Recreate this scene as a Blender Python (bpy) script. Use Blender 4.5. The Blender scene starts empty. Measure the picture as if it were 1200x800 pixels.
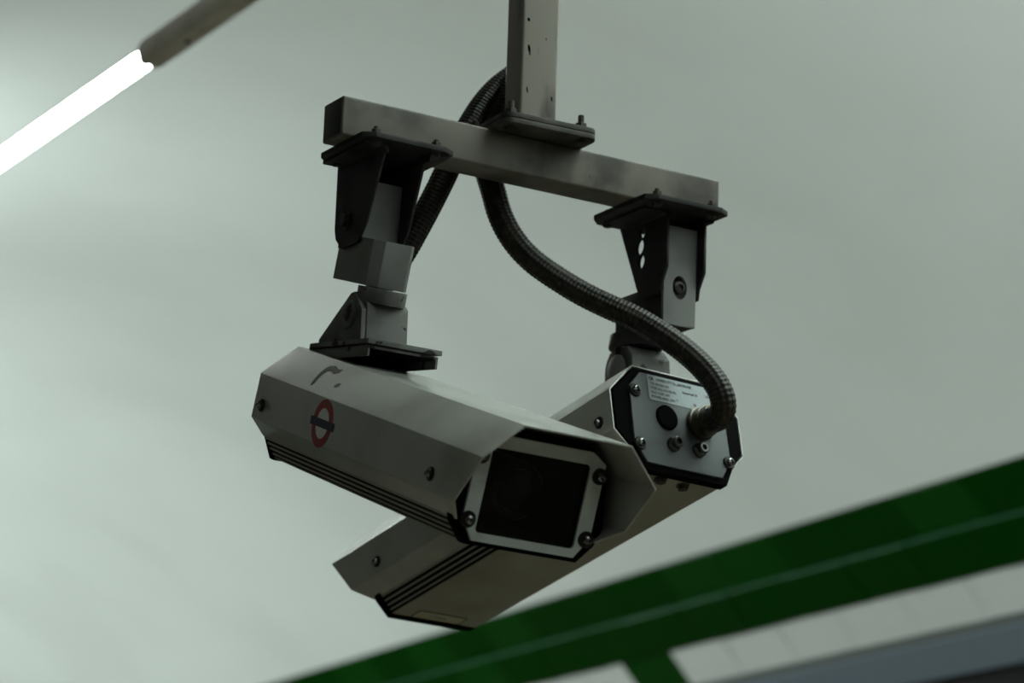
import bpy, bmesh, math, random
from mathutils import Matrix, Vector, Euler
random.seed(7)
SC = bpy.context.scene
COL = SC.collection
PI = math.pi
R = math.radians

# ------------------------------------------------------------------ camera, world, lights, exposure
EYE = 1.6                                   # camera height above the platform
TILT, ROLL, FPX = 0.25466, 0.03509, 3465.2  # elevation, roll, focal length in pixels of a 1200 wide frame
cam_data = bpy.data.cameras.new('camera')
cam = bpy.data.objects.new('camera', cam_data)
COL.objects.link(cam)
cam_data.sensor_width = 36.0
cam_data.lens = FPX / 1200 * 36.0
cam_data.clip_start, cam_data.clip_end = 0.05, 200
vx = Vector((1, 0, 0)); vf = Vector((0, math.cos(TILT), math.sin(TILT))); vu = Vector((0, -math.sin(TILT), math.cos(TILT)))
cr = vx * math.cos(ROLL) + vu * math.sin(ROLL)
cu = vu * math.cos(ROLL) - vx * math.sin(ROLL)
M = Matrix((cr, cu, -vf)).transposed().to_4x4()
M.translation = (0, 0, EYE)
cam.matrix_world = M
cam_data.dof.use_dof = True
cam_data.dof.focus_distance = 2.70
cam_data.dof.aperture_fstop = 7.0
SC.camera = cam

world = bpy.data.worlds.new('world'); SC.world = world
world.use_nodes = True
world.node_tree.nodes['Background'].inputs[0].default_value = (0.75, 0.85, 0.80, 1)
world.node_tree.nodes['Background'].inputs[1].default_value = 0.02

SC.view_settings.view_transform = 'Standard'
SC.view_settings.look = 'None'
SC.view_settings.gamma = 1.0
SC.view_settings.use_curve_mapping = False
SC.view_settings.exposure = 0.0

# platform tunnel axes: AX along the tunnel (away to the left), NX across it to the right
AZ = R(-25.5)
AX = Vector((math.sin(AZ), math.cos(AZ), 0)); NX = Vector((math.cos(AZ), -math.sin(AZ), 0))
AZL = R(-30.0)
LX = Vector((math.sin(AZL), math.cos(AZL), 0)); LN = Vector((math.cos(AZL), -math.sin(AZL), 0))
LAMP_T, LAMP_Z = 1.757, EYE + 1.65
VR, VT, VZ = 3.2, 4.7 - 3.2 * math.cos(R(42)), EYE + 1.5 - 3.2 * math.sin(R(42))   # vault radius, axis
FILL_COL = (0.92, 1.0, 0.985)
# unseen lights added along the lamp line wash the far side of the vault; those behind the viewer also shine down
# (start along the run, watts onto the vault, watts down)
for u0, up_w, down_w in ((-4.6, 22, 12), (-1.9, 40, 12), (0.9, 228, 0), (7.0, 33, 0), (9.8, 66, 0), (12.6, 96, 0), (15.4, 110, 0)):
    for aim, pw in ((LN * 0.85 + Vector((0, 0, 0.53)), up_w), (Vector((0, 0, -1)), down_w)):
        if not pw: continue
        ld = bpy.data.lights.new('fill_light', 'AREA'); ld.shape = 'RECTANGLE'; ld.size = 1.5; ld.size_y = 0.04
        ld.energy = pw; ld.color = FILL_COL
        lo = bpy.data.objects.new('fill_light', ld); COL.objects.link(lo)
        zz = -aim.normalized(); mm = Matrix((LX, zz.cross(LX), zz)).transposed().to_4x4()
        p = LX * (u0 + 0.75) + LN * LAMP_T
        mm.translation = (p.x, p.y, LAMP_Z)
        lo.matrix_world = mm

# ------------------------------------------------------------------ materials
def mat(name, col, rough=0.5, metal=0.0, dirt=None, dscale=14.0, dlo=0.5, dhi=0.7, bump=0.0, bscale=180.0, coat=0.0,
        fleck=None, fscale=40.0, flo=0.70, fhi=0.73, spec=0.5, stretch=None):
    m = bpy.data.materials.new(name); m.use_nodes = True
    nt = m.node_tree; b = nt.nodes['Principled BSDF']
    b.inputs['Base Color'].default_value = (*col, 1)
    b.inputs['Roughness'].default_value = rough
    b.inputs['Metallic'].default_value = metal
    b.inputs['Specular IOR Level'].default_value = spec
    b.inputs['Coat Weight'].default_value = coat; b.inputs['Coat Roughness'].default_value = 0.1
    tc = nt.nodes.new('ShaderNodeTexCoord')
    src = tc.outputs['Object']
    if stretch:
        mp = nt.nodes.new('ShaderNodeMapping'); mp.inputs['Scale'].default_value = stretch
        nt.links.new(src, mp.inputs[0]); src = mp.outputs[0]
    out = None
    def layer(prev, c2, sc, lo, hi, det):
        n = nt.nodes.new('ShaderNodeTexNoise'); n.inputs['Scale'].default_value = sc; n.inputs['Detail'].default_value = det
        nt.links.new(src, n.inputs['Vector'])
        mr = nt.nodes.new('ShaderNodeMapRange'); mr.interpolation_type = 'SMOOTHSTEP'
        mr.inputs['From Min'].default_value = lo; mr.inputs['From Max'].default_value = hi
        nt.links.new(n.outputs['Fac'], mr.inputs['Value'])
        mx = nt.nodes.new('ShaderNodeMix'); mx.data_type = 'RGBA'
        nt.links.new(mr.outputs[0], mx.inputs['Factor'])
        if prev is None: mx.inputs['A'].default_value = (*col, 1)
        else: nt.links.new(prev, mx.inputs['A'])
        mx.inputs['B'].default_value = (*c2, 1)
        return mx.outputs['Result']
    if dirt: out = layer(out, dirt, dscale, dlo, dhi, 5)
    if fleck: out = layer(out, fleck, fscale, flo, fhi, 3)
    if out is not None: nt.links.new(out, b.inputs['Base Color'])
    if bump:
        n = nt.nodes.new('ShaderNodeTexNoise'); n.inputs['Scale'].default_value = bscale
        nt.links.new(tc.outputs['Object'], n.inputs['Vector'])
        bp = nt.nodes.new('ShaderNodeBump'); bp.inputs['Strength'].default_value = bump; bp.inputs['Distance'].default_value = 0.001
        nt.links.new(n.outputs['Fac'], bp.inputs['Height']); nt.links.new(bp.outputs[0], b.inputs['Normal'])
    return m

def emit(name, col, s):
    m = bpy.data.materials.new(name); m.use_nodes = True
    b = m.node_tree.nodes['Principled BSDF']
    b.inputs['Base Color'].default_value = (0.9, 0.9, 0.9, 1)
    b.inputs['Emission Color'].default_value = (*col, 1); b.inputs['Emission Strength'].default_value = s
    return m

M_HOUSE = mat('grey_housing_paint', (0.42, 0.425, 0.395), 0.3, coat=0.7, dirt=(0.29, 0.285, 0.25), dscale=9, dlo=0.42, dhi=0.75, bump=0.05)
M_BODY = mat('grey_body_casting', (0.30, 0.295, 0.25), 0.5, dirt=(0.21, 0.20, 0.16), dscale=11, dlo=0.4, dhi=0.75)
M_PLATE = mat('pale_grey_plate', (0.58, 0.63, 0.62), 0.42, dirt=(0.40, 0.42, 0.41), dscale=30, dlo=0.5, dhi=0.8)
M_BEAM = mat('grimy_grey_beam', (0.150, 0.136, 0.115), 0.42, spec=0.2, dirt=(0.058, 0.051, 0.045), dscale=17, dlo=0.44, dhi=0.72,
             fleck=(0.03, 0.03, 0.03), fscale=70, flo=0.74, fhi=0.77)
M_FLANGE = mat('dark_flange_paint', (0.085, 0.078, 0.068), 0.42, spec=0.2, dirt=(0.035, 0.032, 0.03), dscale=28, dlo=0.42, dhi=0.7)
M_POLE = mat('scuffed_grey_pole', (0.295, 0.27, 0.238), 0.36, spec=0.2, dirt=(0.10, 0.092, 0.083), dscale=30, dlo=0.46, dhi=0.70, stretch=(1, 1, 0.3),
             fleck=(0.03, 0.03, 0.03), fscale=62, flo=0.70, fhi=0.72)
M_BRACKET = mat('dark_bracket_paint', (0.034, 0.033, 0.032), 0.5, spec=0.15, dirt=(0.016, 0.016, 0.016), dscale=25, dlo=0.4, dhi=0.7)
M_ARM = mat('grey_arm_paint', (0.20, 0.20, 0.195), 0.45, spec=0.2, dirt=(0.14, 0.14, 0.135), dscale=22, dlo=0.45, dhi=0.8,
            fleck=(0.05, 0.05, 0.05), fscale=120, flo=0.74, fhi=0.77)
M_SWIVEL = mat('chipped_swivel_paint', (0.165, 0.163, 0.155), 0.42, spec=0.2, dirt=(0.075, 0.073, 0.068), dscale=20, dlo=0.4, dhi=0.7,
               fleck=(0.02, 0.02, 0.02), fscale=48, flo=0.62, fhi=0.64)
M_BLACK = mat('black_gasket_and_shade', (0.003, 0.003, 0.003), 0.85, spec=0.03)  # black parts, and the shade strips in grooves and channel
M_BLACKG = mat('black_plastic', (0.010, 0.010, 0.010), 0.35, spec=0.3)
M_SCREW = mat('dark_steel_screw', (0.10, 0.10, 0.095), 0.28, metal=0.9)
M_STEEL = mat('worn_steel', (0.22, 0.22, 0.21), 0.25, metal=1.0)
M_RUST = mat('rusty_bolt', (0.05, 0.042, 0.036), 0.5, spec=0.2, dirt=(0.025, 0.022, 0.02), dscale=150)
M_HOSE = mat('braided_black_conduit', (0.017, 0.015, 0.0115), 0.42, spec=0.24, dirt=(0.034, 0.028, 0.019), dscale=40, dlo=0.5, dhi=0.72)
M_BRASS = mat('tarnished_gland', (0.10, 0.085, 0.06), 0.32, metal=0.5, dirt=(0.05, 0.045, 0.035), dscale=80)
M_REAR = mat('dull_grey_plate', (0.118, 0.130, 0.133), 0.42, spec=0.2, dirt=(0.085, 0.09, 0.09), dscale=30, dlo=0.5, dhi=0.8)
M_LABEL = mat('pale_label', (0.29, 0.335, 0.35), 0.4)
M_INK = mat('label_ink', (0.02, 0.02, 0.02), 0.5)
M_FLUO = emit('lit_tube', (0.95, 1.0, 0.97), 55.0)
M_LAMPH = mat('grey_lamp_housing', (0.85, 0.81, 0.74), 0.3, dirt=(0.72, 0.68, 0.61), dscale=12)
M_CEIL = mat('cream_ceiling_paint', (0.665, 0.725, 0.68), 0.42, dirt=(0.615, 0.67, 0.625), dscale=1.2, dlo=0.35, dhi=0.7)
M_GREEN = mat('green_glazed_tile', (0.0004, 0.026, 0.0008), 0.2, spec=0.05)
M_GREEN2 = mat('green_glazed_tile_lighter', (0.0006, 0.036, 0.0016), 0.2, spec=0.08)
M_LIP = mat('green_tile_lip_highlight', (0.004, 0.05, 0.016), 0.3, spec=0.03)  # lighter green paints in the highlight along the lip
M_WHITE = mat('white_glazed_tile', (0.56, 0.60, 0.57), 0.15, dirt=(0.44, 0.47, 0.44), dscale=3)
M_GROUT = mat('dark_grout', (0.03, 0.05, 0.035), 0.8)
M_TRIM = mat('blue_grey_trim', (0.115, 0.15, 0.175), 0.4)
M_DARK = mat('near_black_wall', (0.006, 0.007, 0.009), 0.6)  # near-black surface behind the tiles and below the trim
M_FLOOR = mat('grey_platform_paving', (0.20, 0.17, 0.12), 0.7, dirt=(0.15, 0.13, 0.09), dscale=3)
M_DARKWALL = mat('dark_unseen_wall', (0.17, 0.17, 0.16), 0.7)
M_STAIN = mat('dark_paint_scuff', (0.09, 0.085, 0.07), 0.5)
M_RED = mat('roundel_red', (0.34, 0.03, 0.035), 0.45, dirt=(0.24, 0.04, 0.04), dscale=90)
M_BLUE = mat('roundel_blue', (0.024, 0.027, 0.055), 0.45)
M_WHT = mat('roundel_white', (0.80, 0.82, 0.79), 0.45)

def glass_mat():
    m = bpy.data.materials.new('dark_window_glass'); m.use_nodes = True
    nt = m.node_tree; nt.nodes.remove(nt.nodes['Principled BSDF']); o = nt.nodes['Material Output']
    tr = nt.nodes.new('ShaderNodeBsdfTransparent'); tr.inputs[0].default_value = (0.75, 0.78, 0.75, 1)
    gl = nt.nodes.new('ShaderNodeBsdfGlossy'); gl.inputs['Roughness'].default_value = 0.03
    fr = nt.nodes.new('ShaderNodeFresnel'); fr.inputs[0].default_value = 1.25
    mx = nt.nodes.new('ShaderNodeMixShader')
    nt.links.new(fr.outputs[0], mx.inputs[0]); nt.links.new(tr.outputs[0], mx.inputs[1]); nt.links.new(gl.outputs[0], mx.inputs[2])
    nt.links.new(mx.outputs[0], o.inputs[0])
    return m
M_GLASS = glass_mat()

# ------------------------------------------------------------------ mesh helpers (all lengths in mm unless said)
S = 0.001
def finish(name, bm, m, parent=None, smooth=None, kind=None, xf=None, scale=S):
    if xf is not None: bmesh.ops.transform(bm, matrix=xf, verts=bm.verts)
    if scale != 1: bmesh.ops.scale(bm, vec=(scale,) * 3, verts=bm.verts)
    bmesh.ops.recalc_face_normals(bm, faces=bm.faces)
    me = bpy.data.meshes.new(name); bm.to_mesh(me); bm.free()
    if smooth is not None:
        me.polygons.foreach_set('use_smooth', [True] * len(me.polygons))
        me.set_sharp_from_angle(angle=R(smooth))
    me.materials.append(m)
    o = bpy.data.objects.new(name, me); COL.objects.link(o)
    if parent is not None: o.parent = parent
    if kind: o['kind'] = kind
    return o

def tag(o, label, cat, group=None):
    o['label'] = label; o['category'] = cat
    if group: o['group'] = group
    return o

def empty(name, mw):
    o = bpy.data.objects.new(name, None); COL.objects.link(o); o.empty_display_size = 0.05
    o.matrix_world = mw
    return o

def bevel(bm, w, seg=2):
    es = [e for e in bm.edges if len(e.link_faces) == 2 and e.calc_face_angle(0) > R(20)]
    if w: bmesh.ops.bevel(bm, geom=es, offset=w, segments=seg, affect='EDGES', profile=0.6, clamp_overlap=True)

def box(x0, x1, y0, y1, z0, z1, bv=0.0, seg=2):
    bm = bmesh.new()
    vs = [bm.verts.new((x, y, z)) for x in (x0, x1) for y in (y0, y1) for z in (z0, z1)]
    for f in ((0, 1, 3, 2), (4, 6, 7, 5), (0, 4, 5, 1), (2, 3, 7, 6), (0, 2, 6, 4), (1, 5, 7, 3)):
        bm.faces.new([vs[i] for i in f])
    bmesh.ops.recalc_face_normals(bm, faces=bm.faces)
    bevel(bm, bv, seg)
    return bm

def prism(pts, a0, a1, axis='x', bv=0.0, seg=2):
    """closed outline extruded along an axis; pts are the two other coordinates in order"""
    bm = bmesh.new()
    def P(p, a):
        return {'x': (a, p[0], p[1]), 'y': (p[0], a, p[1]), 'z': (p[0], p[1], a)}[axis]
    A = [bm.verts.new(P(p, a0)) for p in pts]; B = [bm.verts.new(P(p, a1)) for p in pts]
    n = len(pts)
    bm.faces.new(A); bm.faces.new(list(reversed(B)))
    for i in range(n): bm.faces.new([A[i], B[i], B[(i + 1) % n], A[(i + 1) % n]])
    bmesh.ops.recalc_face_normals(bm, faces=bm.faces)
    bevel(bm, bv, seg)
    return bm

def holed(outer, holes, a0, a1, axis='x'):
    """flat plate with holes, extruded along an axis"""
    cu_ = bpy.data.curves.new('outline', 'CURVE'); cu_.dimensions = '2D'; cu_.fill_mode = 'BOTH'
    cu_.extrude = abs(a1 - a0) / 2
    for lp in [outer] + holes:
        sp = cu_.splines.new('POLY'); sp.points.add(len(lp) - 1); sp.use_cyclic_u = True
        for i, p in enumerate(lp): sp.points[i].co = (p[0], p[1], 0, 1)
    ob = bpy.data.objects.new('outline', cu_)
    COL.objects.link(ob)
    me = bpy.data.meshes.new_from_object(ob)
    bm = bmesh.new(); bm.from_mesh(me)
    bpy.data.objects.remove(ob); bpy.data.curves.remove(cu_); bpy.data.meshes.remove(me)
    bmesh.ops.remove_doubles(bm, verts=bm.verts, dist=1e-4)
    mid = (a0 + a1) / 2
    for v in bm.verts:
        a, b, c = v.co
        v.co = {'x': (mid + c, a, b), 'y': (a, mid + c, b), 'z': (a, b, mid + c)}[axis]
    return bm

def lathe(prof, seg=24, axis=Vector((0, 0, 1)), at=(0, 0, 0)):
    """prof: (radius, height) pairs from bottom to top along axis"""
    bm = bmesh.new(); rings = []
    for r, h in prof:
        if r < 1e-6: rings.append([bm.verts.new((0, 0, h))])
        else: rings.append([bm.verts.new((r * math.cos(2 * PI * i / seg), r * math.sin(2 * PI * i / seg), h)) for i in range(seg)])
    for a, b in zip(rings, rings[1:]):
        if len(a) == 1 and len(b) == 1: continue
        for i in range(seg):
            j = (i + 1) % seg
            if len(a) == 1: bm.faces.new([a[0], b[i], b[j]])
            elif len(b) == 1: bm.faces.new([a[i], a[j], b[0]])
            else: bm.faces.new([a[i], a[j], b[j], b[i]])
    if len(rings[0]) > 1: bm.faces.new(list(reversed(rings[0])))
    if len(rings[-1]) > 1: bm.faces.new(rings[-1])
    q = Vector((0, 0, 1)).rotation_difference(Vector(axis)).to_matrix().to_4x4(); q.translation = at
    bmesh.ops.transform(bm, matrix=q, verts=bm.verts)
    return bm

def join(*bms):
    a = bms[0]
    for b in bms[1:]:
        me = bpy.data.meshes.new('tmp'); b.to_mesh(me); b.free(); a.from_mesh(me); bpy.data.meshes.remove(me)
    return a

def screw(name, at, axis, r, parent, m=None, washer=True):
    """domed head on a dark washer, with a hex socket"""
    prof = [(r * 0.62, 0), (r * 0.62, r * 0.35), (r * 0.5, r * 0.62), (r * 0.30, r * 0.72), (r * 0.26, r * 0.45), (0, r * 0.45)]
    bm = lathe(prof, 16, axis, at)
    return finish(name, bm, m or M_STEEL, parent, smooth=35)

def washer(at, axis, r, parent, m=None):
    bm = lathe([(r, 0), (r, r * 0.16), (r * 0.85, r * 0.3), (0, r * 0.3)], 20, axis, at)
    return finish('washer', bm, m or M_BLACKG, parent, smooth=35)

def fixing(at, axis, r, parent, m=None):
    w = washer(at, axis, r, parent)
    ax = Vector(axis).normalized()
    s = screw('screw', Vector(at) + ax * r * 0.15, axis, r * 0.95, parent, m)
    return s

def hexbolt(at, axis, r, h, parent, stud=0.0, name='bolt', m=None):
    bm = lathe([(r * 1.35, 0), (r * 1.35, h * 0.2), (r, h * 0.2), (r, h * 0.92), (r * 0.86, h)], 6, axis, at)
    if stud:
        b2 = lathe([(r * 0.5, h * 0.9), (r * 0.5, h + stud), (r * 0.4, h + stud + r * 0.1)], 12, axis, at)
        bm = join(bm, b2)
    return finish(name, bm, m or M_RUST, parent, smooth=25)

def ell(cy, cz, a, b, ang=0, n=20):
    o = []
    for k in range(n):
        t = 2 * PI * k / n; x, y = a * math.cos(t), b * math.sin(t)
        o.append((cy + x * math.cos(ang) - y * math.sin(ang), cz + x * math.sin(ang) + y * math.cos(ang)))
    return o
def chaikin(p, n=3):
    for _ in range(n):
        q = [p[0]]
        for a, b in zip(p, p[1:]):
            q += [a * 0.75 + b * 0.25, a * 0.25 + b * 0.75]
        q.append(p[-1]); p = q
    return p

def hose(name, path, rad, parent, m):
    """braided conduit: rings along a smoothed path, the weave raised as small diamonds"""
    p = chaikin([Vector(q) for q in path], 3)
    d = [0.0]
    for a, b in zip(p, p[1:]): d.append(d[-1] + (b - a).length)
    L = d[-1]; step = 1.0; n = int(L / step); SEG = 60
    pts = []; j = 0
    for i in range(n + 1):
        s = L * i / n
        while j < len(p) - 2 and d[j + 1] < s: j += 1
        t = (s - d[j]) / max(d[j + 1] - d[j], 1e-6); pts.append(p[j].lerp(p[j + 1], t))
    tan = [(pts[min(i + 1, n)] - pts[max(i - 1, 0)]).normalized() for i in range(n + 1)]
    up = Vector((0.3, 0.2, 1)); up = (up - tan[0] * up.dot(tan[0])).normalized()
    bm = bmesh.new(); rings = []
    for i in range(n + 1):
        up = (up - tan[i] * up.dot(tan[i])).normalized(); sd = tan[i].cross(up)
        ring = []
        for k in range(SEG):
            a = 2 * PI * k / SEG
            w = math.sin(6 * a + i * 0.76) * math.sin(6 * a - i * 0.76)
            r = rad + 0.75 * w
            ring.append(bm.verts.new(pts[i] + (up * math.cos(a) + sd * math.sin(a)) * r))
        rings.append(ring)
    for a, b in zip(rings, rings[1:]):
        for k in range(SEG):
            q = (k + 1) % SEG; bm.faces.new([a[k], a[q], b[q], b[k]])
    bm.faces.new(list(reversed(rings[0]))); bm.faces.new(rings[-1])
    return finish(name, bm, m, parent, smooth=80)

# ------------------------------------------------------------------ the setting: a round platform tunnel (lengths in metres)
TH0 = R(42)                                  # springing of the tile bands
def vault(s, rad=VR):                         # s: arc length up from the lower edge of the green band
    th = TH0 + s / VR
    return VT + rad * math.cos(th), VZ + rad * math.sin(th)
def W(t, z, u):
    p = NX * t + AX * u
    return Vector((p.x, p.y, z))
U0, U1 = -7.0, 24.0
def arc_shell(name, th0, th1, rad, thick, m, n):
    bm = bmesh.new(); rows = []
    for i in range(n + 1):
        th = th0 + (th1 - th0) * i / n
        rows.append([[bm.verts.new(W(VT + r * math.cos(th), VZ + r * math.sin(th), u)) for u in (U0, U1)] for r in (rad, rad + thick)])
    for a, b in zip(rows, rows[1:]):
        bm.faces.new([a[0][0], a[0][1], b[0][1], b[0][0]]); bm.faces.new([a[1][0], b[1][0], b[1][1], a[1][1]])
        bm.faces.new([a[0][0], b[0][0], b[1][0], a[1][0]]); bm.faces.new([a[0][1], a[1][1], b[1][1], b[0][1]])
    bm.faces.new([rows[0][0][0], rows[0][1][0], rows[0][1][1], rows[0][0][1]])
    bm.faces.new([rows[-1][0][0], rows[-1][0][1], rows[-1][1][1], rows[-1][1][0]])
    return finish(name, bm, m, kind='structure', smooth=30, scale=1)
TH_TOP = TH0 + 0.302 / VR
ceiling = arc_shell('ceiling', TH_TOP, R(104), VR, 0.06, M_CEIL, 40)
wall_left = arc_shell('wall_left', R(104), R(180) + math.asin(VZ / VR), VR, 0.06, M_DARKWALL, 30)  # unseen side of the vault, kept dark to cut light from the left
wall_right = arc_shell('wall_right', -math.asin(VZ / VR), TH_TOP, VR + 0.012, 0.06, M_DARK, 24)
bm = bmesh.new()
f = [bm.verts.new(W(VT + s * VR, z, u)) for s in (-1.0, 1.0) for u in (U0, U1) for z in (-0.1, 0.0)]
for q in ((0, 1, 3, 2), (4, 6, 7, 5), (0, 4, 5, 1), (2, 3, 7, 6), (0, 2, 6, 4), (1, 5, 7, 3)): bm.faces.new([f[i] for i in q])
finish('floor', bm, M_FLOOR, kind='structure', scale=1)

# glazed tiles: two green courses, one white course broken by green uprights
TL, TW = 0.34, 0.15
def tile_mesh(name, w, h, proud, lip, m):
    # x along the tunnel, y up the curve, z out of the wall; the lower course has a rounded top lip
    bm = bmesh.new()
    if lip: prof = [(0, 0), (0, proud - 0.003), (0.003, proud), (h - 0.007, proud), (h - 0.001, proud - 0.005), (h, 0.0135), (h, 0)]
    else: prof = [(0, 0), (0, proud - 0.003), (0.003, proud), (h - 0.003, proud), (h, proud - 0.003), (h, 0)]
    A = [bm.verts.new((-w / 2, y, z)) for y, z in prof]; B = [bm.verts.new((w / 2, y, z)) for y, z in prof]
    n = len(prof)
    bm.faces.new(A); bm.faces.new(list(reversed(B)))
    for i in range(n): bm.faces.new([A[i], B[i], B[(i + 1) % n], A[(i + 1) % n]])
    bmesh.ops.recalc_face_normals(bm, faces=bm.faces)
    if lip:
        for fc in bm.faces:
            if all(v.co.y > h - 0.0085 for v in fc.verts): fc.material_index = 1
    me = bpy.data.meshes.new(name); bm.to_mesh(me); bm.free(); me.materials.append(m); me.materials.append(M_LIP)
    return me
def place_tile(me, s, u):
    t, z = vault(s, VR + 0.012)
    th = TH0 + (s + 0.07) / VR
    ex = -AX; ey = Vector((0, 0, 1)) * math.cos(th) - NX * math.sin(th); ez = -NX * math.cos(th) - Vector((0, 0, 1)) * math.sin(th)
    ex = ey.cross(ez)
    mw = Matrix((ex, ey, ez)).transposed().to_4x4(); mw.translation = W(t, z, u)
    mw = mw @ Euler((random.gauss(0, 0.012), random.gauss(0, 0.012), random.gauss(0, 0.004))).to_matrix().to_4x4()
    o = bpy.data.objects.new('tile', me); COL.objects.link(o); o.parent = wall_right; o.matrix_world = mw
    return o
ups = [tile_mesh('tile', TL - 0.004, TW - 0.003, 0.014, False, g) for g in (M_GREEN, M_GREEN, M_GREEN2)]
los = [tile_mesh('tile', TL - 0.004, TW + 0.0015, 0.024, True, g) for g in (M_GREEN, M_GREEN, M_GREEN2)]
whs = tile_mesh('tile', TL - 0.004, 0.143, 0.014, False, M_WHITE)
grs = tile_mesh('tile', TL - 0.004, 0.143, 0.014, False, M_GREEN2)
UB = 8.732                                   # centre of the green upright in view
for i in range(-13, 20):
    u = UB + i * TL
    place_tile(random.choice(ups), 0.152, u + TL * 0.15)
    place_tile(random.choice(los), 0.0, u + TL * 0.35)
    place_tile(grs if i % 9 == 0 else whs, -0.146, u)
# blue-grey metal trim under the white course, with a narrow olive-grey strip above it
def strip(name, s0, s1, proud, m):
    bm = bmesh.new(); pr = [vault(s0, VR + 0.012), vault(s0, VR - proud), vault(s1, VR - proud), vault(s1, VR + 0.012)]
    A = [bm.verts.new(W(t, z, 4.0)) for t, z in pr]; B = [bm.verts.new(W(t, z, 16.0)) for t, z in pr]
    bm.faces.new(A); bm.faces.new(list(reversed(B)))
    for i in range(4): bm.faces.new([A[i], B[i], B[(i + 1) % 4], A[(i + 1) % 4]])
    return finish(name, bm, m, kind='structure', scale=1)
strip('trim_1', -0.285, -0.172, 0.02, M_TRIM)
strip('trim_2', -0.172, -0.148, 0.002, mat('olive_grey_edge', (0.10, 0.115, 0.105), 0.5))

# ------------------------------------------------------------------ fluorescent lamp
lm = Matrix((LX, -LN, Vector((0, 0, 1)))).transposed().to_4x4()
p = LX * 4.25 + LN * LAMP_T; lm.translation = (p.x, p.y, LAMP_Z)
lamp = empty('fluorescent_lamp', lm)
tag(lamp, 'lit white fluorescent tube ending in a grey rounded housing under the ceiling', 'lamp')
finish('tube', lathe([(13, 0), (15.6, 5), (15.6, 1500)], 24, (1, 0, 0), (9, 0, 0)), M_FLUO, lamp, smooth=40)
hp = [(0, -20), (9, -22.5), (17, -20), (22, -13), (24, -4), (24, 12), (20, 19), (-20, 19), (-24, 12), (-24, -4), (-22, -13), (-17, -20), (-9, -22.5)]
bm = bmesh.new(); rings = []
for x, k in ((14, 0.80), (10, 0.90), (3, 0.96), (-6, 0.98), (-1300, 0.98)):
    rings.append([bm.verts.new((x, y * k, z * k)) for y, z in hp])
for a, b in zip(rings, rings[1:]):
    for i in range(len(hp)): bm.faces.new([a[i], b[i], b[(i + 1) % len(hp)], a[(i + 1) % len(hp)]])
bm.faces.new(rings[0]); bm.faces.new(list(reversed(rings[-1])))
hs = finish('end_housing', bm, M_LAMPH, lamp, smooth=40)
finish('screw', lathe([(5, 0), (5, 2), (3, 3.5)], 12, (0, 0, -1), (-142, 0, -20)), M_RUST, hs, smooth=40)
finish('hanger_rod', lathe([(7, 0), (7, 880)], 12, (0, 0, 1), (-900, 0, 18)), M_LAMPH, lamp, smooth=40)

# ------------------------------------------------------------------ the twin mount (beam frame: x along the beam, y away from the viewer, z up)
BC = Vector((0.00904, 2.7623, 0.90024 + EYE)); BYAW = 0.54061
MB_ = Matrix.Rotation(BYAW, 4, 'Z'); MB_.translation = BC
mount = empty('camera_mount', MB_)
tag(mount, 'grimy grey ceiling pole carrying a cross beam with two dark brackets under it', 'mount')
H = 19.27; LB = 216.5
beam = finish('beam', box(-LB, LB, -H, H, -H, H, 2.4, 3), M_BEAM, mount, smooth=40)
for sx in (-1, 1):
    finish('end_cap', box(min(sx * (LB - 4), sx * (LB + .4)), max(sx * (LB - 4), sx * (LB + .4)), -H + 2.2, H - 2.2, -H + 2.2, H - 2.2, 0.3), M_BLACKG, beam, smooth=40)
# pole, turned a little on its flange
PX = Matrix.Rotation(-0.1298, 4, 'Z'); PX.translation = (1, 0, 0)
pole = finish('pole', box(-19.6, 19.6, -19.6, 19.6, 30.5, 1720, 3.0, 3), M_POLE, mount, smooth=40, xf=PX)
for x, z, w, h in ((-12, 111, 1.5, 4.2), (-11.2, 106.5, 0.9, 2.6), (-12.6, 68, 0.8, 3.4), (14, 63, 0.9, 2.6), (-13.5, 141, 1.6, 2.0), (6, 124, 0.6, 1.2)):
    finish('paint_chip', holed(ell(x, z, w, h, 0.15, 10), [], -19.75, -19.6, 'y'), M_BLACK, pole, xf=PX)
FX = Matrix.Rotation(-0.05, 4, 'Z'); FX.translation = (-1, 0, 0)
def rrect(x0, x1, y0, y1, r, n=5):
    o = []
    for cx, cy, a in ((x1 - r, y1 - r, 0), (x0 + r, y1 - r, 90), (x0 + r, y0 + r, 180), (x1 - r, y0 + r, 270)):
        for k in range(n + 1):
            t = R(a + 90 * k / n); o.append((cx + r * math.cos(t), cy + r * math.sin(t)))
    return o
fl1 = finish('flange', prism(rrect(-52, 52, -51, 51, 11), 19.4, 24.6, 'z', 0.5), M_FLANGE, mount, smooth=40, xf=FX)
fl2 = finish('flange', prism(rrect(-52, 52, -51, 51, 11), 25.2, 30.4, 'z', 0.5), M_FLANGE, mount, smooth=40, xf=FX)
for x, y in ((-39, -37), (39, -37), (-39, 37), (39, 37)):
    q = FX @ Vector((x, y, 30.4)); hexbolt(q, (0, 0, 1), 6.2, 7, fl2, stud=8)
    q = FX @ Vector((x, y, 19.4)); hexbolt(q, (0, 0, -1), 6.2, 3.5, fl1, name='bolt')

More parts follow.
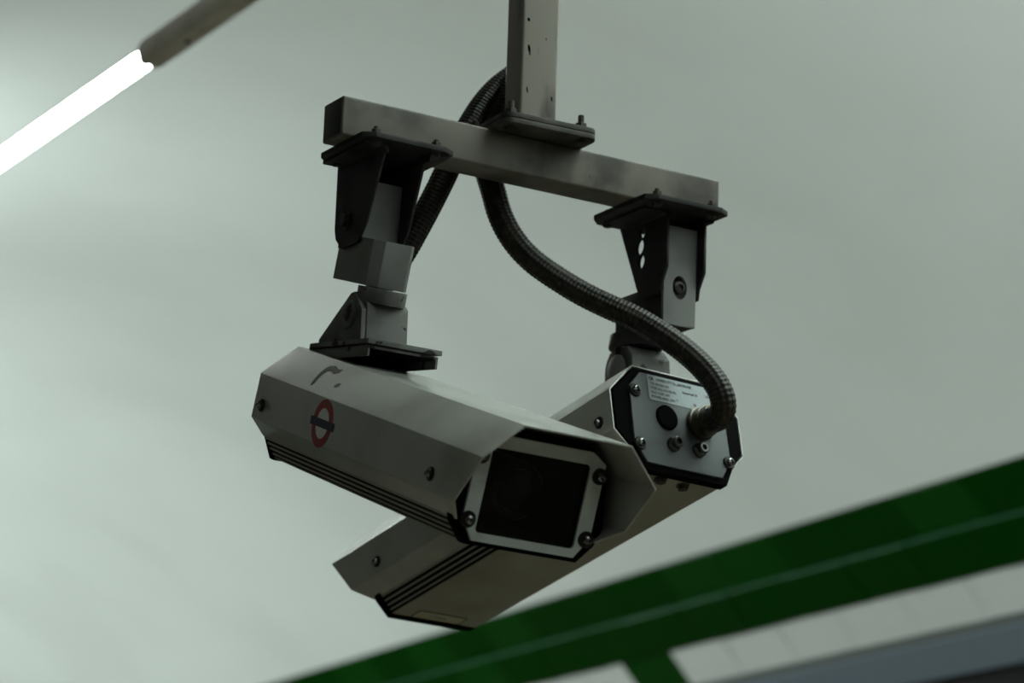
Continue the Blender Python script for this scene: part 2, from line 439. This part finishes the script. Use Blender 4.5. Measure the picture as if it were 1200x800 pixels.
def bracket(sgn, bx0, bx1, by0, by1):
    """a plate under the beam with two gussets; sgn -1 left, +1 right"""
    zt = -H - .2; zb = zt - 5.2
    c = 12
    out = [(bx0 + c, by0), (bx1 - c, by0), (bx1, by0 + c * .6), (bx1, by1 - c), (bx1 - c, by1), (bx0 + c, by1), (bx0, by1 - c), (bx0, by0 + c * .6)]
    br = finish('bracket', prism(out, zb, zt, 'z', 0.5), M_BRACKET, mount, smooth=40)
    for x in (bx0 + 17, bx1 - 17):
        for y in (by0 + 11, by1 - 12):
            hexbolt((x, y, zt), (0, 0, 1), 5.0, 6, br, stud=2.5)
            hexbolt((x, y, zb), (0, 0, -1), 5.0, 4.5, br)
    return br, zb

def gusset(pts, x, th, br, holes=()):
    o = finish('gusset', holed(pts, list(holes), x - th / 2, x + th / 2), M_BRACKET, br)
    return o
def bentflange(x_edge, x_out, y0, y1, zb, br):
    # the horizontal leg of the folded gusset, with a rounded fold
    s = 1 if x_out > x_edge else -1
    pr = [(x_edge, zb - 9), (x_edge + s * 1.2, zb - 4.6), (x_edge + s * 4.5, zb - 3.2), (x_out, zb - 3.2), (x_out, zb), (x_edge + s * 2, zb), (x_edge - s * 2.2, zb - 3), (x_edge - s * 3, zb - 9)]
    return finish('gusset_fold', prism(pr, y0, y1, 'y', 0.3), M_BRACKET, br, smooth=40)

# left bracket, its sloping edge towards the viewer
br, zb = bracket(-1, -205, -106, -46, 55)
gl = [(-35, zb), (-33, zb - 8), (-4, -93), (12, -110), (44, -110), (56, -98), (59, -88), (59, zb)]
gr = [(-24, zb), (-22, zb - 8), (3, -94), (16, -108), (44, -110), (56, -98), (59, -88), (59, zb)]
gusset(gl, -176.5, 3, br); gusset(gr, -128.0, 3, br)
bentflange(-176.5, -199, -36, 50, zb, br); bentflange(-128, -110, -38, 50, zb, br)
finish('spine', prism([(16, -46), (19, -46), (24, -106), (21, -106)], -175, -129.5, 'x', 0.3), M_ARM, br, smooth=40)
finish('back_web', prism([(50, zb), (53, zb), (56, -106), (53, -106)], -175, -129.5, 'x', 0.3), M_BRACKET, br, smooth=40)
hexbolt((-178, 34, -84), (-1, 0, 0), 7.5, 6, br)
# tilted neck block under it
NK = Matrix.Rotation(R(18), 4, 'X'); NK.translation = (-154, -10, -158)
out = [(-20.5, 9), (-11.5, 0), (16, 0), (20.5, 3), (20.5, 78), (16, 82), (-16, 82), (-20.5, 78)]
finish('neck', prism(out, 0, 44, 'z', 0.5), M_ARM, mount, smooth=30, xf=NK)
# right bracket, its upright edge towards the viewer
br, zb = bracket(1, 112, 212, -48, 64)
gp = [(-21.5, zb), (-21.5, -82), (-12, -97), (-10, -108), (21, -108), (30, -97), (64, zb)]
slots = [ell(22.5, -36.5, 5.5, 7, R(12)), ell(26.5, -52, 6.5, 8, R(14)), ell(23.5, -68, 5.5, 7, R(10))]
gusset(gp, 153.5, 3, br, slots); gusset(gp, 198.5, 3, br)
bentflange(153.5, 124, -21.5, 52, zb, br); bentflange(198.5, 209, -21.5, 52, zb, br)
arm = finish('arm', holed([(156, -36), (196, -36), (195, -137.5), (157, -137.5)],
                  [ell(176, -98.5, 8.6, 12.2, 0, 28)], -11, -7.5, 'y'), M_ARM, mount)
finish('neck', prism([(-7.4, -100), (-7.4, -137.3), (72, -137.3), (76, -133), (76, -98), (70, -95.5), (0, -95.5)], 157, 195, 'x', 0.8), M_BRACKET, mount, smooth=40)
finish('socket_bolt', lathe([(6.2, 0), (6.2, 4), (3.5, 5), (3.2, 3), (0, 3)], 16, (0, -1, 0), (176, -7.5, -98.5)), M_RUST, arm, smooth=35)

# ------------------------------------------------------------------ security cameras
SH = dict(wt=50.4, b=31.5, hs=42.2, L=490.6, lb=16.4)
def make_camera(mw, label, is_left):
    t = empty('security_camera', mw)
    tag(t, label, 'security camera', 'pair of boxed security cameras under the beam')
    # folded sheet sunshield: open below, front edge raked back under the brow
    wt, b, hs, L, lb = (SH[k] for k in ('wt', 'b', 'hs', 'L', 'lb'))
    w = wt + b
    o = [(w - lb, -b - hs - lb, 437), (w, -b - hs, 457.5), (w, -b, L), (wt, 0, L), (-wt, 0, L), (-w, -b, L), (-w, -b - hs, 457.5), (-w + lb, -b - hs - lb, 437)]
    th = 1.6
    k = th * math.tan(R(22.5))
    inn = [(w - lb - th * .7, -b - hs - lb + th * .7, 437), (w - th, -b - hs + k, 457.5), (w - th, -b - k, L), (wt - k, -th, L), (-wt + k, -th, L), (-w + th, -b - k, L), (-w + th, -b - hs + k, 457.5), (-w + lb + th * .7, -b - hs - lb + th * .7, 437)]
    bm = bmesh.new()
    V = [[bm.verts.new((x, y, z)) for (y, z, xf) in lp for x in (0, xf)] for lp in (o, inn)]
    n = len(o)
    for i in range(n - 1):
        a = 2 * i
        bm.faces.new([V[0][a], V[0][a + 1], V[0][a + 3], V[0][a + 2]]); bm.faces.new([V[1][a], V[1][a + 2], V[1][a + 3], V[1][a + 1]])
        bm.faces.new([V[0][a], V[0][a + 2], V[1][a + 2], V[1][a]]); bm.faces.new([V[0][a + 1], V[1][a + 1], V[1][a + 3], V[0][a + 3]])
    for a in (0, 2 * n - 2): bm.faces.new([V[0][a], V[1][a], V[1][a + 1], V[0][a + 1]])
    bmesh.ops.recalc_face_normals(bm, faces=bm.faces); bevel(bm, 0.5, 2)
    shield = finish('sunshield', bm, M_HOUSE, t, smooth=30)
    for sy in (-1, 1):
        for x in (20, 406):
            fixing((x, sy * (w + .1), -60), (0, sy, 0), 6.2, shield)
    for x, y in ((14, -28), (14, 28)):
        finish('bolt', lathe([(5, 0), (5, 2.5), (3, 4.5), (0, 4.5)], 14, (0, 0, 1), (x, y, 0.1)), M_SCREW, shield, smooth=35)
    # body with fins along the lower chamfers and a hollow front
    def half(s):
        c = []
        p0, p1 = Vector((66.0, -90.5)), Vector((53.5, -108.0)); dn = Vector((-(p1 - p0).y, (p1 - p0).x)).normalized()
        if dn.x > 0: dn = -dn
        # five lands and four grooves
        cuts = [0.0, .05, .20, .31, .46, .57, .72, .82, .94, 1.0]
        for i in range(len(cuts) - 1):
            groove = i % 2 == 1
            a, e_ = p0.lerp(p1, cuts[i]), p0.lerp(p1, cuts[i + 1])
            if groove: a = a + dn * 6; e_ = e_ + dn * 6
            c += [a, e_]
        return c
    ch = half(1)
    right = [(v.x, v.y) for v in ch]
    prof = [(52, -8), (70, -26), (73, -40), (73, -76)] + right + [(-x, y) for x, y in reversed(right)] + [(-73, -76), (-73, -40), (-70, -26), (-52, -8)]
    bm = bmesh.new(); x0, x1 = 8, 428
    A = [bm.verts.new((x0, y, z)) for y, z in prof]; B = [bm.verts.new((x1, y, z)) for y, z in prof]
    n = len(prof)
    for i in range(n): bm.faces.new([A[i], B[i], B[(i + 1) % n], A[(i + 1) % n]])
    bm.faces.new(A)
    body = finish('body', bm, M_BODY, t, smooth=20)
    # black strips standing in for the shade inside the grooves
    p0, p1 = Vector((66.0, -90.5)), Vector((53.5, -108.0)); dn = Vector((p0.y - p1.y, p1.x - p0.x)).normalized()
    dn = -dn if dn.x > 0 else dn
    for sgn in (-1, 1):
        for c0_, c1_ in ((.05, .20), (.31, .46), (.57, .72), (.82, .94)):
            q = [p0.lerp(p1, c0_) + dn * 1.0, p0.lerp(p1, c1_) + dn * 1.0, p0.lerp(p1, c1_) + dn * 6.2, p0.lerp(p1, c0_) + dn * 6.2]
            finish('groove_shade', prism([(sgn * v.x, v.y) for v in q], 8.5, 427.5, 'x'), M_BLACK, body)
    # black front gasket ring with cavity
    og = [(47, -11), (64, -30), (72, -77), (67, -93), (53.5, -109), (-53.5, -109), (-67, -93), (-72, -77), (-64, -30), (-47, -11)]
    ig = rrect(-47, 47, -98, -26, 4, 4)
    gk = finish('gasket', holed(og, [ig], 424, 434), M_BLACK, t)
    bm = bmesh.new(); rr = rrect(-47, 47, -98, -26, 4, 4)
    A = [bm.verts.new((427, y, z)) for y, z in rr]; B = [bm.verts.new((290, y, z)) for y, z in rr]
    for i in range(len(rr)): bm.faces.new([A[i], B[i], B[(i + 1) % len(rr)], A[(i + 1) % len(rr)]])
    bm.faces.new(B)
    finish('cavity', bm, mat('dark_interior', (0.012, 0.012, 0.011), 0.8, spec=0.1), gk)
    ln = finish('lens', lathe([(26, 0), (26, 70), (24, 74), (19, 74), (17, 66), (0, 60)], 32, (1, 0, 0), (320, 6, -62)), M_BLACKG, gk, smooth=35)
    bz = finish('bezel', holed([(46, -15), (60, -24), (60, -87), (48, -105), (-48, -105), (-60, -87), (-60, -24), (-46, -15)], [ig], 434, 438), M_PLATE, t)
    for y, z in ((56, -34), (-56, -34), (56, -88), (-56, -88)): fixing((438, y, z), (1, 0, 0), 7.2, bz)
    finish('window', prism([(y, z) for y, z in rr], 432.5, 435.5, 'x'), M_GLASS, t)
    # rear end: black cap and grey plate
    cap = [(49, -3.2), (78.5, -33), (78.5, -72), (66, -87), (54, -110), (-54, -110), (-66, -87), (-78.5, -72), (-78.5, -33), (-49, -3.2)]
    finish('rear_gasket', prism(cap, -1, 10, 'x', 0.8), M_BLACK, t, smooth=30)
    pl = [(44, -8), (59, -25), (60, -84), (47, -104), (-47, -104), (-60, -84), (-59, -25), (-44, -8)]
    rp = finish('rear_plate', prism(pl, -4, -1, 'x', 0.5), M_REAR, t, smooth=30)
    X = (-1, 0, 0)
    for y, z in ((53.5, -29.5), (54.5, -86), (-54.5, -29.5), (-57, -86)): fixing((-4, y, z), X, 7.0, rp)
    finish('blanking_plug', lathe([(13, 0), (13, 2), (11.5, 3.2), (3, 3.6), (0, 3.2)], 28, X, (-4, 17, -52)), M_BLACK, rp, smooth=35)
    for y, z in ((12.5, -80), (-19.5, -80)):
        finish('plug', lathe([(7.6, 0), (7.6, 3), (6, 5), (6, 9), (4.8, 10), (3, 10), (3, 7), (0, 7)], 16, X, (-4, y, z)), M_SCREW, rp, smooth=35)
    return t, shield, body, rp

def basis(yaw, pitch, roll, loc):
    m = Matrix.Rotation(yaw, 4, 'Z') @ Matrix.Rotation(pitch, 4, 'Y') @ Matrix.Rotation(roll, 4, 'X')
    m.translation = (loc[0], loc[1], loc[2] + EYE)
    return m
MA = basis(-1.08494, 0.33923, -0.03385, (-0.15866, 2.74729, 0.69513))
MBB = basis(2.20057, 0.23021, 0.01964, (0.15781, 2.82267, 0.70680))
camA, shA, bodyA, rpA = make_camera(MA, 'grey security camera with red ring logo, glass front facing the viewer', True)
camB, shB, bodyB, rpB = make_camera(MBB, 'grey security camera seen from its labelled back plate with hose plugged in', False)

# logo on the side of the near camera: ring, bar and lettering
def flat(name, outer, holes, y, m, parent, th=0.25):
    return finish(name, holed(outer, holes, y - th, y, 'y'), m, parent)
SY = -(SH['wt'] + SH['b'])
c0 = (167.0, -54.6)
ring = flat('logo_ring', ell(*c0, 22, 22, 0, 48), [ell(*c0, 14, 14, 0, 40)], SY, M_RED, shA, 0.3)
finish('logo_centre', holed(ell(*c0, 14, 14, 0, 40), [], SY - .15, SY, 'y'), M_WHT, ring)
finish('logo_bar', holed([(140, -51), (194, -51), (194, -58.5), (140, -58.5)], [], SY - .5, SY, 'y'), M_BLUE, ring)

def text(name, s, size, mloc, m, parent, bold=0.0):
    cu_ = bpy.data.curves.new(name, 'FONT'); cu_.body = s; cu_.size = size; cu_.offset = bold; cu_.resolution_u = 2
    cu_.align_x = 'LEFT'
    ob = bpy.data.objects.new(name, cu_); COL.objects.link(ob)
    me = bpy.data.meshes.new_from_object(ob)
    bpy.data.objects.remove(ob); bpy.data.curves.remove(cu_)
    bm = bmesh.new(); bm.from_mesh(me); bpy.data.meshes.remove(me)
    return finish(name, bm, m, parent, xf=mloc, scale=S)
# on the right-hand side of the camera letters read along +x (towards the lens)
tx = Matrix(((1, 0, 0, 142.2), (0, 0, -1, SY - .6), (0, 1, 0, -56.6), (0, 0, 0, 1)))
text('lettering', 'UNDERGROUND', 6.2, tx, mat('logo_lettering', (0.09, 0.085, 0.12), 0.5), ring)
# dark scuff and marks on the upper bevel of the near camera
bx = Matrix(((1, 0, 0, 0), (0, math.sqrt(.5), -math.sqrt(.5), -SH['wt']), (0, math.sqrt(.5), math.sqrt(.5), 0), (0, 0, 0, 1)))
def scuff(pts):
    bm = holed(pts, [], 0, 0.12, 'z'); return finish('scuff', bm, M_STAIN, shA, xf=bx)
scuff([(100, -9), (109, -7), (120, -10), (128, -8), (129, -13), (122, -17), (113, -15), (107, -16), (106, -22), (109, -29), (113, -35), (111, -38), (107, -35), (102, -28), (98, -20), (97, -13)])
scuff([(150, -25), (156, -24), (158, -28), (153, -31), (149, -29)])

# label on the back plate of the far camera
lbz = Matrix(((0, 0, -1, -4.2), (-1, 0, 0, 36), (0, 1, 0, -8.6), (0, 0, 0, 1)))      # label x to the right (-y), label y up
def lab(name, bm, m, parent, dz):
    return finish(name, bm, m, parent, xf=lbz @ Matrix.Translation((0, 0, dz)))
label = lab('label', holed(rrect(0, 78, -27, 0, 2, 3), [], 0, 0.3, 'z'), M_LABEL, rpB, 0)
ltext = [(1.5, -5.6, 5.2, 'CR', 0.30), (11, -5.2, 4.1, 'ADEERS STTOL, JARTRONE', 0.20), (3, -10.6, 4.0, 'TX: 9HX8X150', 0.16), (3, -15.2, 4.0, 'TYPE AL2 HOUSL/RL', 0.16),
         (3, -19.8, 4.0, 'VOLTAGE .24V', 0.16), (3, -24.4, 4.0, 'POWER MAX 10W', 0.16), (43, -12.5, 3.8, 'Generated 10', 0.2), (56, -23.5, 3.8, '50', 0.2), (67, -23.5, 3.8, '74L/', 0.2),
         (72, -11, 3.8, 'L.E', 0.2), (34, -22.5, 3.6, '1L', 0.1)]
for x, y, sz, s, bo in ltext:
    text('lettering', s, sz * 0.9, lbz @ Matrix.Translation((x, y, 0.55)), M_INK, label, bo)
# sticker under the front of the far camera
sk = finish('sticker', holed(rrect(405, 422, -29, 31, 1.5, 3), [], -108.5, -108.05, 'z'), mat('old_sticker', (0.42, 0.40, 0.28), 0.5), bodyB)
finish('sticker_edge', holed(rrect(403.6, 423.4, -30.5, 32.5, 1.5, 3), [rrect(405.2, 421.8, -28.8, 30.8, 1.5, 3)], -108.6, -108.05, 'z'), M_INK, sk)
tx = Matrix(((0, 1, 0, 411), (1, 0, 0, -10), (0, 0, -1, -108.7), (0, 0, 0, 1)))
tx = Matrix(((0, -1, 0, 416), (-1, 0, 0, 13), (0, 0, -1, -108.7), (0, 0, 0, 1)))
text('lettering', 'CT0804', 6.5, tx, M_INK, sk, 0.1)
for x, y in ((16, 16), (20, -15)): hexbolt((x, y, -108), (0, 0, -1), 5.5, 5, bodyB)

# swivels that tie the cameras to the necks (built in the beam frame, carried by the cameras)
def carry(o, cam_):
    o.parent = cam_
    o.matrix_world = MB_
    return o
def put(name, bm, m, cam_, smooth=35, xf=None, parent=None):
    o = finish(name, bm, m, None, smooth=smooth, xf=xf)
    o.parent = parent or cam_
    bpy.context.view_layer.update()
    o.matrix_world = MB_
    return o
TA = Matrix.Rotation(R(18), 4, 'X'); TA.translation = (-154, 0.5, -155.6)
put('collar', lathe([(23.2, -14), (23.6, -13), (23.6, -.6), (23.2, 0)], 40, (0, 0, 1)), M_SWIVEL, camA, xf=TA)
kn = [(-9, -214), (-9, -174), (-5, -170), (24, -160.8), (30, -164), (76, -193.5), (76, -201)]
ck = [(-8, -213), (-8, -180), (8, -160), (15, -160), (77, -193), (77, -201)]
kA = put('swivel', join(prism(kn, -175, -130.5, 'x', 1.6, 3), prism(ck, -180, -174.8, 'x', 1.2, 2)), M_SWIVEL, camA)
put('pivot_cap', lathe([(13.5, 0), (13.5, 2.2), (11, 3.6), (0, 3.6)], 28, (-1, 0, 0), (-180, 16, -181)), M_SWIVEL, camA, parent=kA)
PT = Matrix.Rotation(R(9), 4, 'X'); PT.translation = (-155.5, -52, -220)
put('mounting_plate', prism([(-39, 0), (39, 0), (39, 112), (31, 126), (-36, 126), (-39, 118)], -4.6, 0, 'z', 0.4), M_SWIVEL, camA, xf=PT)
chn = join(box(-37, 37, 3, 118, -8.4, -6.2, 0.2), box(-37, -34.8, 3, 110, -16, -8.4, 0.2), box(34.8, 37, 3, 92, -17.5, -8.4, 0.2))
put('channel', chn, M_SWIVEL, camA, xf=PT)
put('channel_shade', box(-34, 34, 4.5, 110, -9.6, -8.5, 0), M_BLACK, camA, xf=PT)  # black sheet put in as the shade inside the channel
put('foot', prism([(-30, 34), (8, 40), (30, 70), (30, 118), (-30, 118), (-33, 60)], -25, -8.6, 'z', 0.4), M_BLACK, camA, xf=PT)
TB = Matrix.Translation((165, 50, -138.2))
put('collar', lathe([(27, -14), (27.5, -12.5), (26, -1), (25.5, 0)], 40, (0, 0, 1)), M_BRACKET, camB, xf=TB)
kb = [(66, -205), (74, -190), (74, -172), (66, -156), (52, -152), (34, -154), (24, -165), (22, -205)]
kB = put('swivel', join(prism(kb, 144, 190, 'x', 2.0, 2), lathe([(23, 144), (23, 192)], 32, (1, 0, 0), (0, 50, -176))), M_SWIVEL, camB)
put('pivot_cap', lathe([(15, 0), (15, 2.5), (12.5, 4.0), (0, 4.4)], 28, (-1, 0, 0), (144, 50, -176)), M_ARM, camB, parent=kB)

# cable gland on the back plate of the far camera, and the two conduits
MBi = MB_.inverted()
def b2m(v): return (MBi @ (MBB @ (Vector(v) * S))) / S
gland = finish('cable_gland', join(lathe([(17, 0), (17, 4), (15.4, 5), (15.4, 12), (14, 13), (14.4, 14), (14.4, 21), (13.2, 22)], 22, (-1, -0.10, -0.03), (-4, -25, -51))), M_BRASS, rpB, smooth=35)
g0 = b2m((-21, -26.8, -51.6))
HO = [(24, 54, 132), (16, 52, 100), (4, 53, 70), (-8, 64, 40), (-11, 65, 22), (-11, 57, 0), (-11, 46, -18), (-5, 42, -44), (7, 36, -68), (24, 28, -88), (47, 18, -104), (70, 4, -120), (92, -14, -134), (112, -30, -145), (132, -46, -161), (149, -62, -178),
      (162, -76, -196), (170, -87, -213), (175, -91, -228), (178, -87, -239), (182, -74, -243.5)]
h1 = hose('flexible_conduit', HO + [tuple(g0)], 12.2, None, M_HOSE)
h1.matrix_world = MB_
tag(h1, 'black braided conduit looping from the beam into the labelled back plate', 'conduit', 'braided cable conduits')
HL = [(40, 60, 150), (34, 74, 124), (22, 77, 114), (6, 76, 99), (-10, 74, 79), (-26, 70, 54), (-41, 68, 26), (-54, 68, -6), (-66, 70, -34), (-77, 74, -60), (-87, 82, -86), (-97, 96, -112), (-112, 112, -140), (-124, 122, -180), (-128, 116, -228), (-130, 98, -258)]
ga = finish('cable_gland', lathe([(17, 0), (17, 4), (15.4, 5), (15.4, 12), (14, 13), (14.4, 14), (14.4, 21), (13.2, 22)], 22, (-1, -0.10, -0.03), (-4, -25, -51)), M_BRASS, rpA, smooth=35)
a0 = (MBi @ (MA @ (Vector((-21, -26.8, -51.6)) * S))) / S; a1 = (MBi @ (MA @ (Vector((-40, -28, -48)) * S))) / S
h2 = hose('flexible_conduit', HL[:-2] + [tuple(a1), tuple(a0)], 12.2, None, M_HOSE)
h2.matrix_world = MB_
tag(h2, 'black braided conduit slanting down behind the left bracket of the beam', 'conduit', 'braided cable conduits')
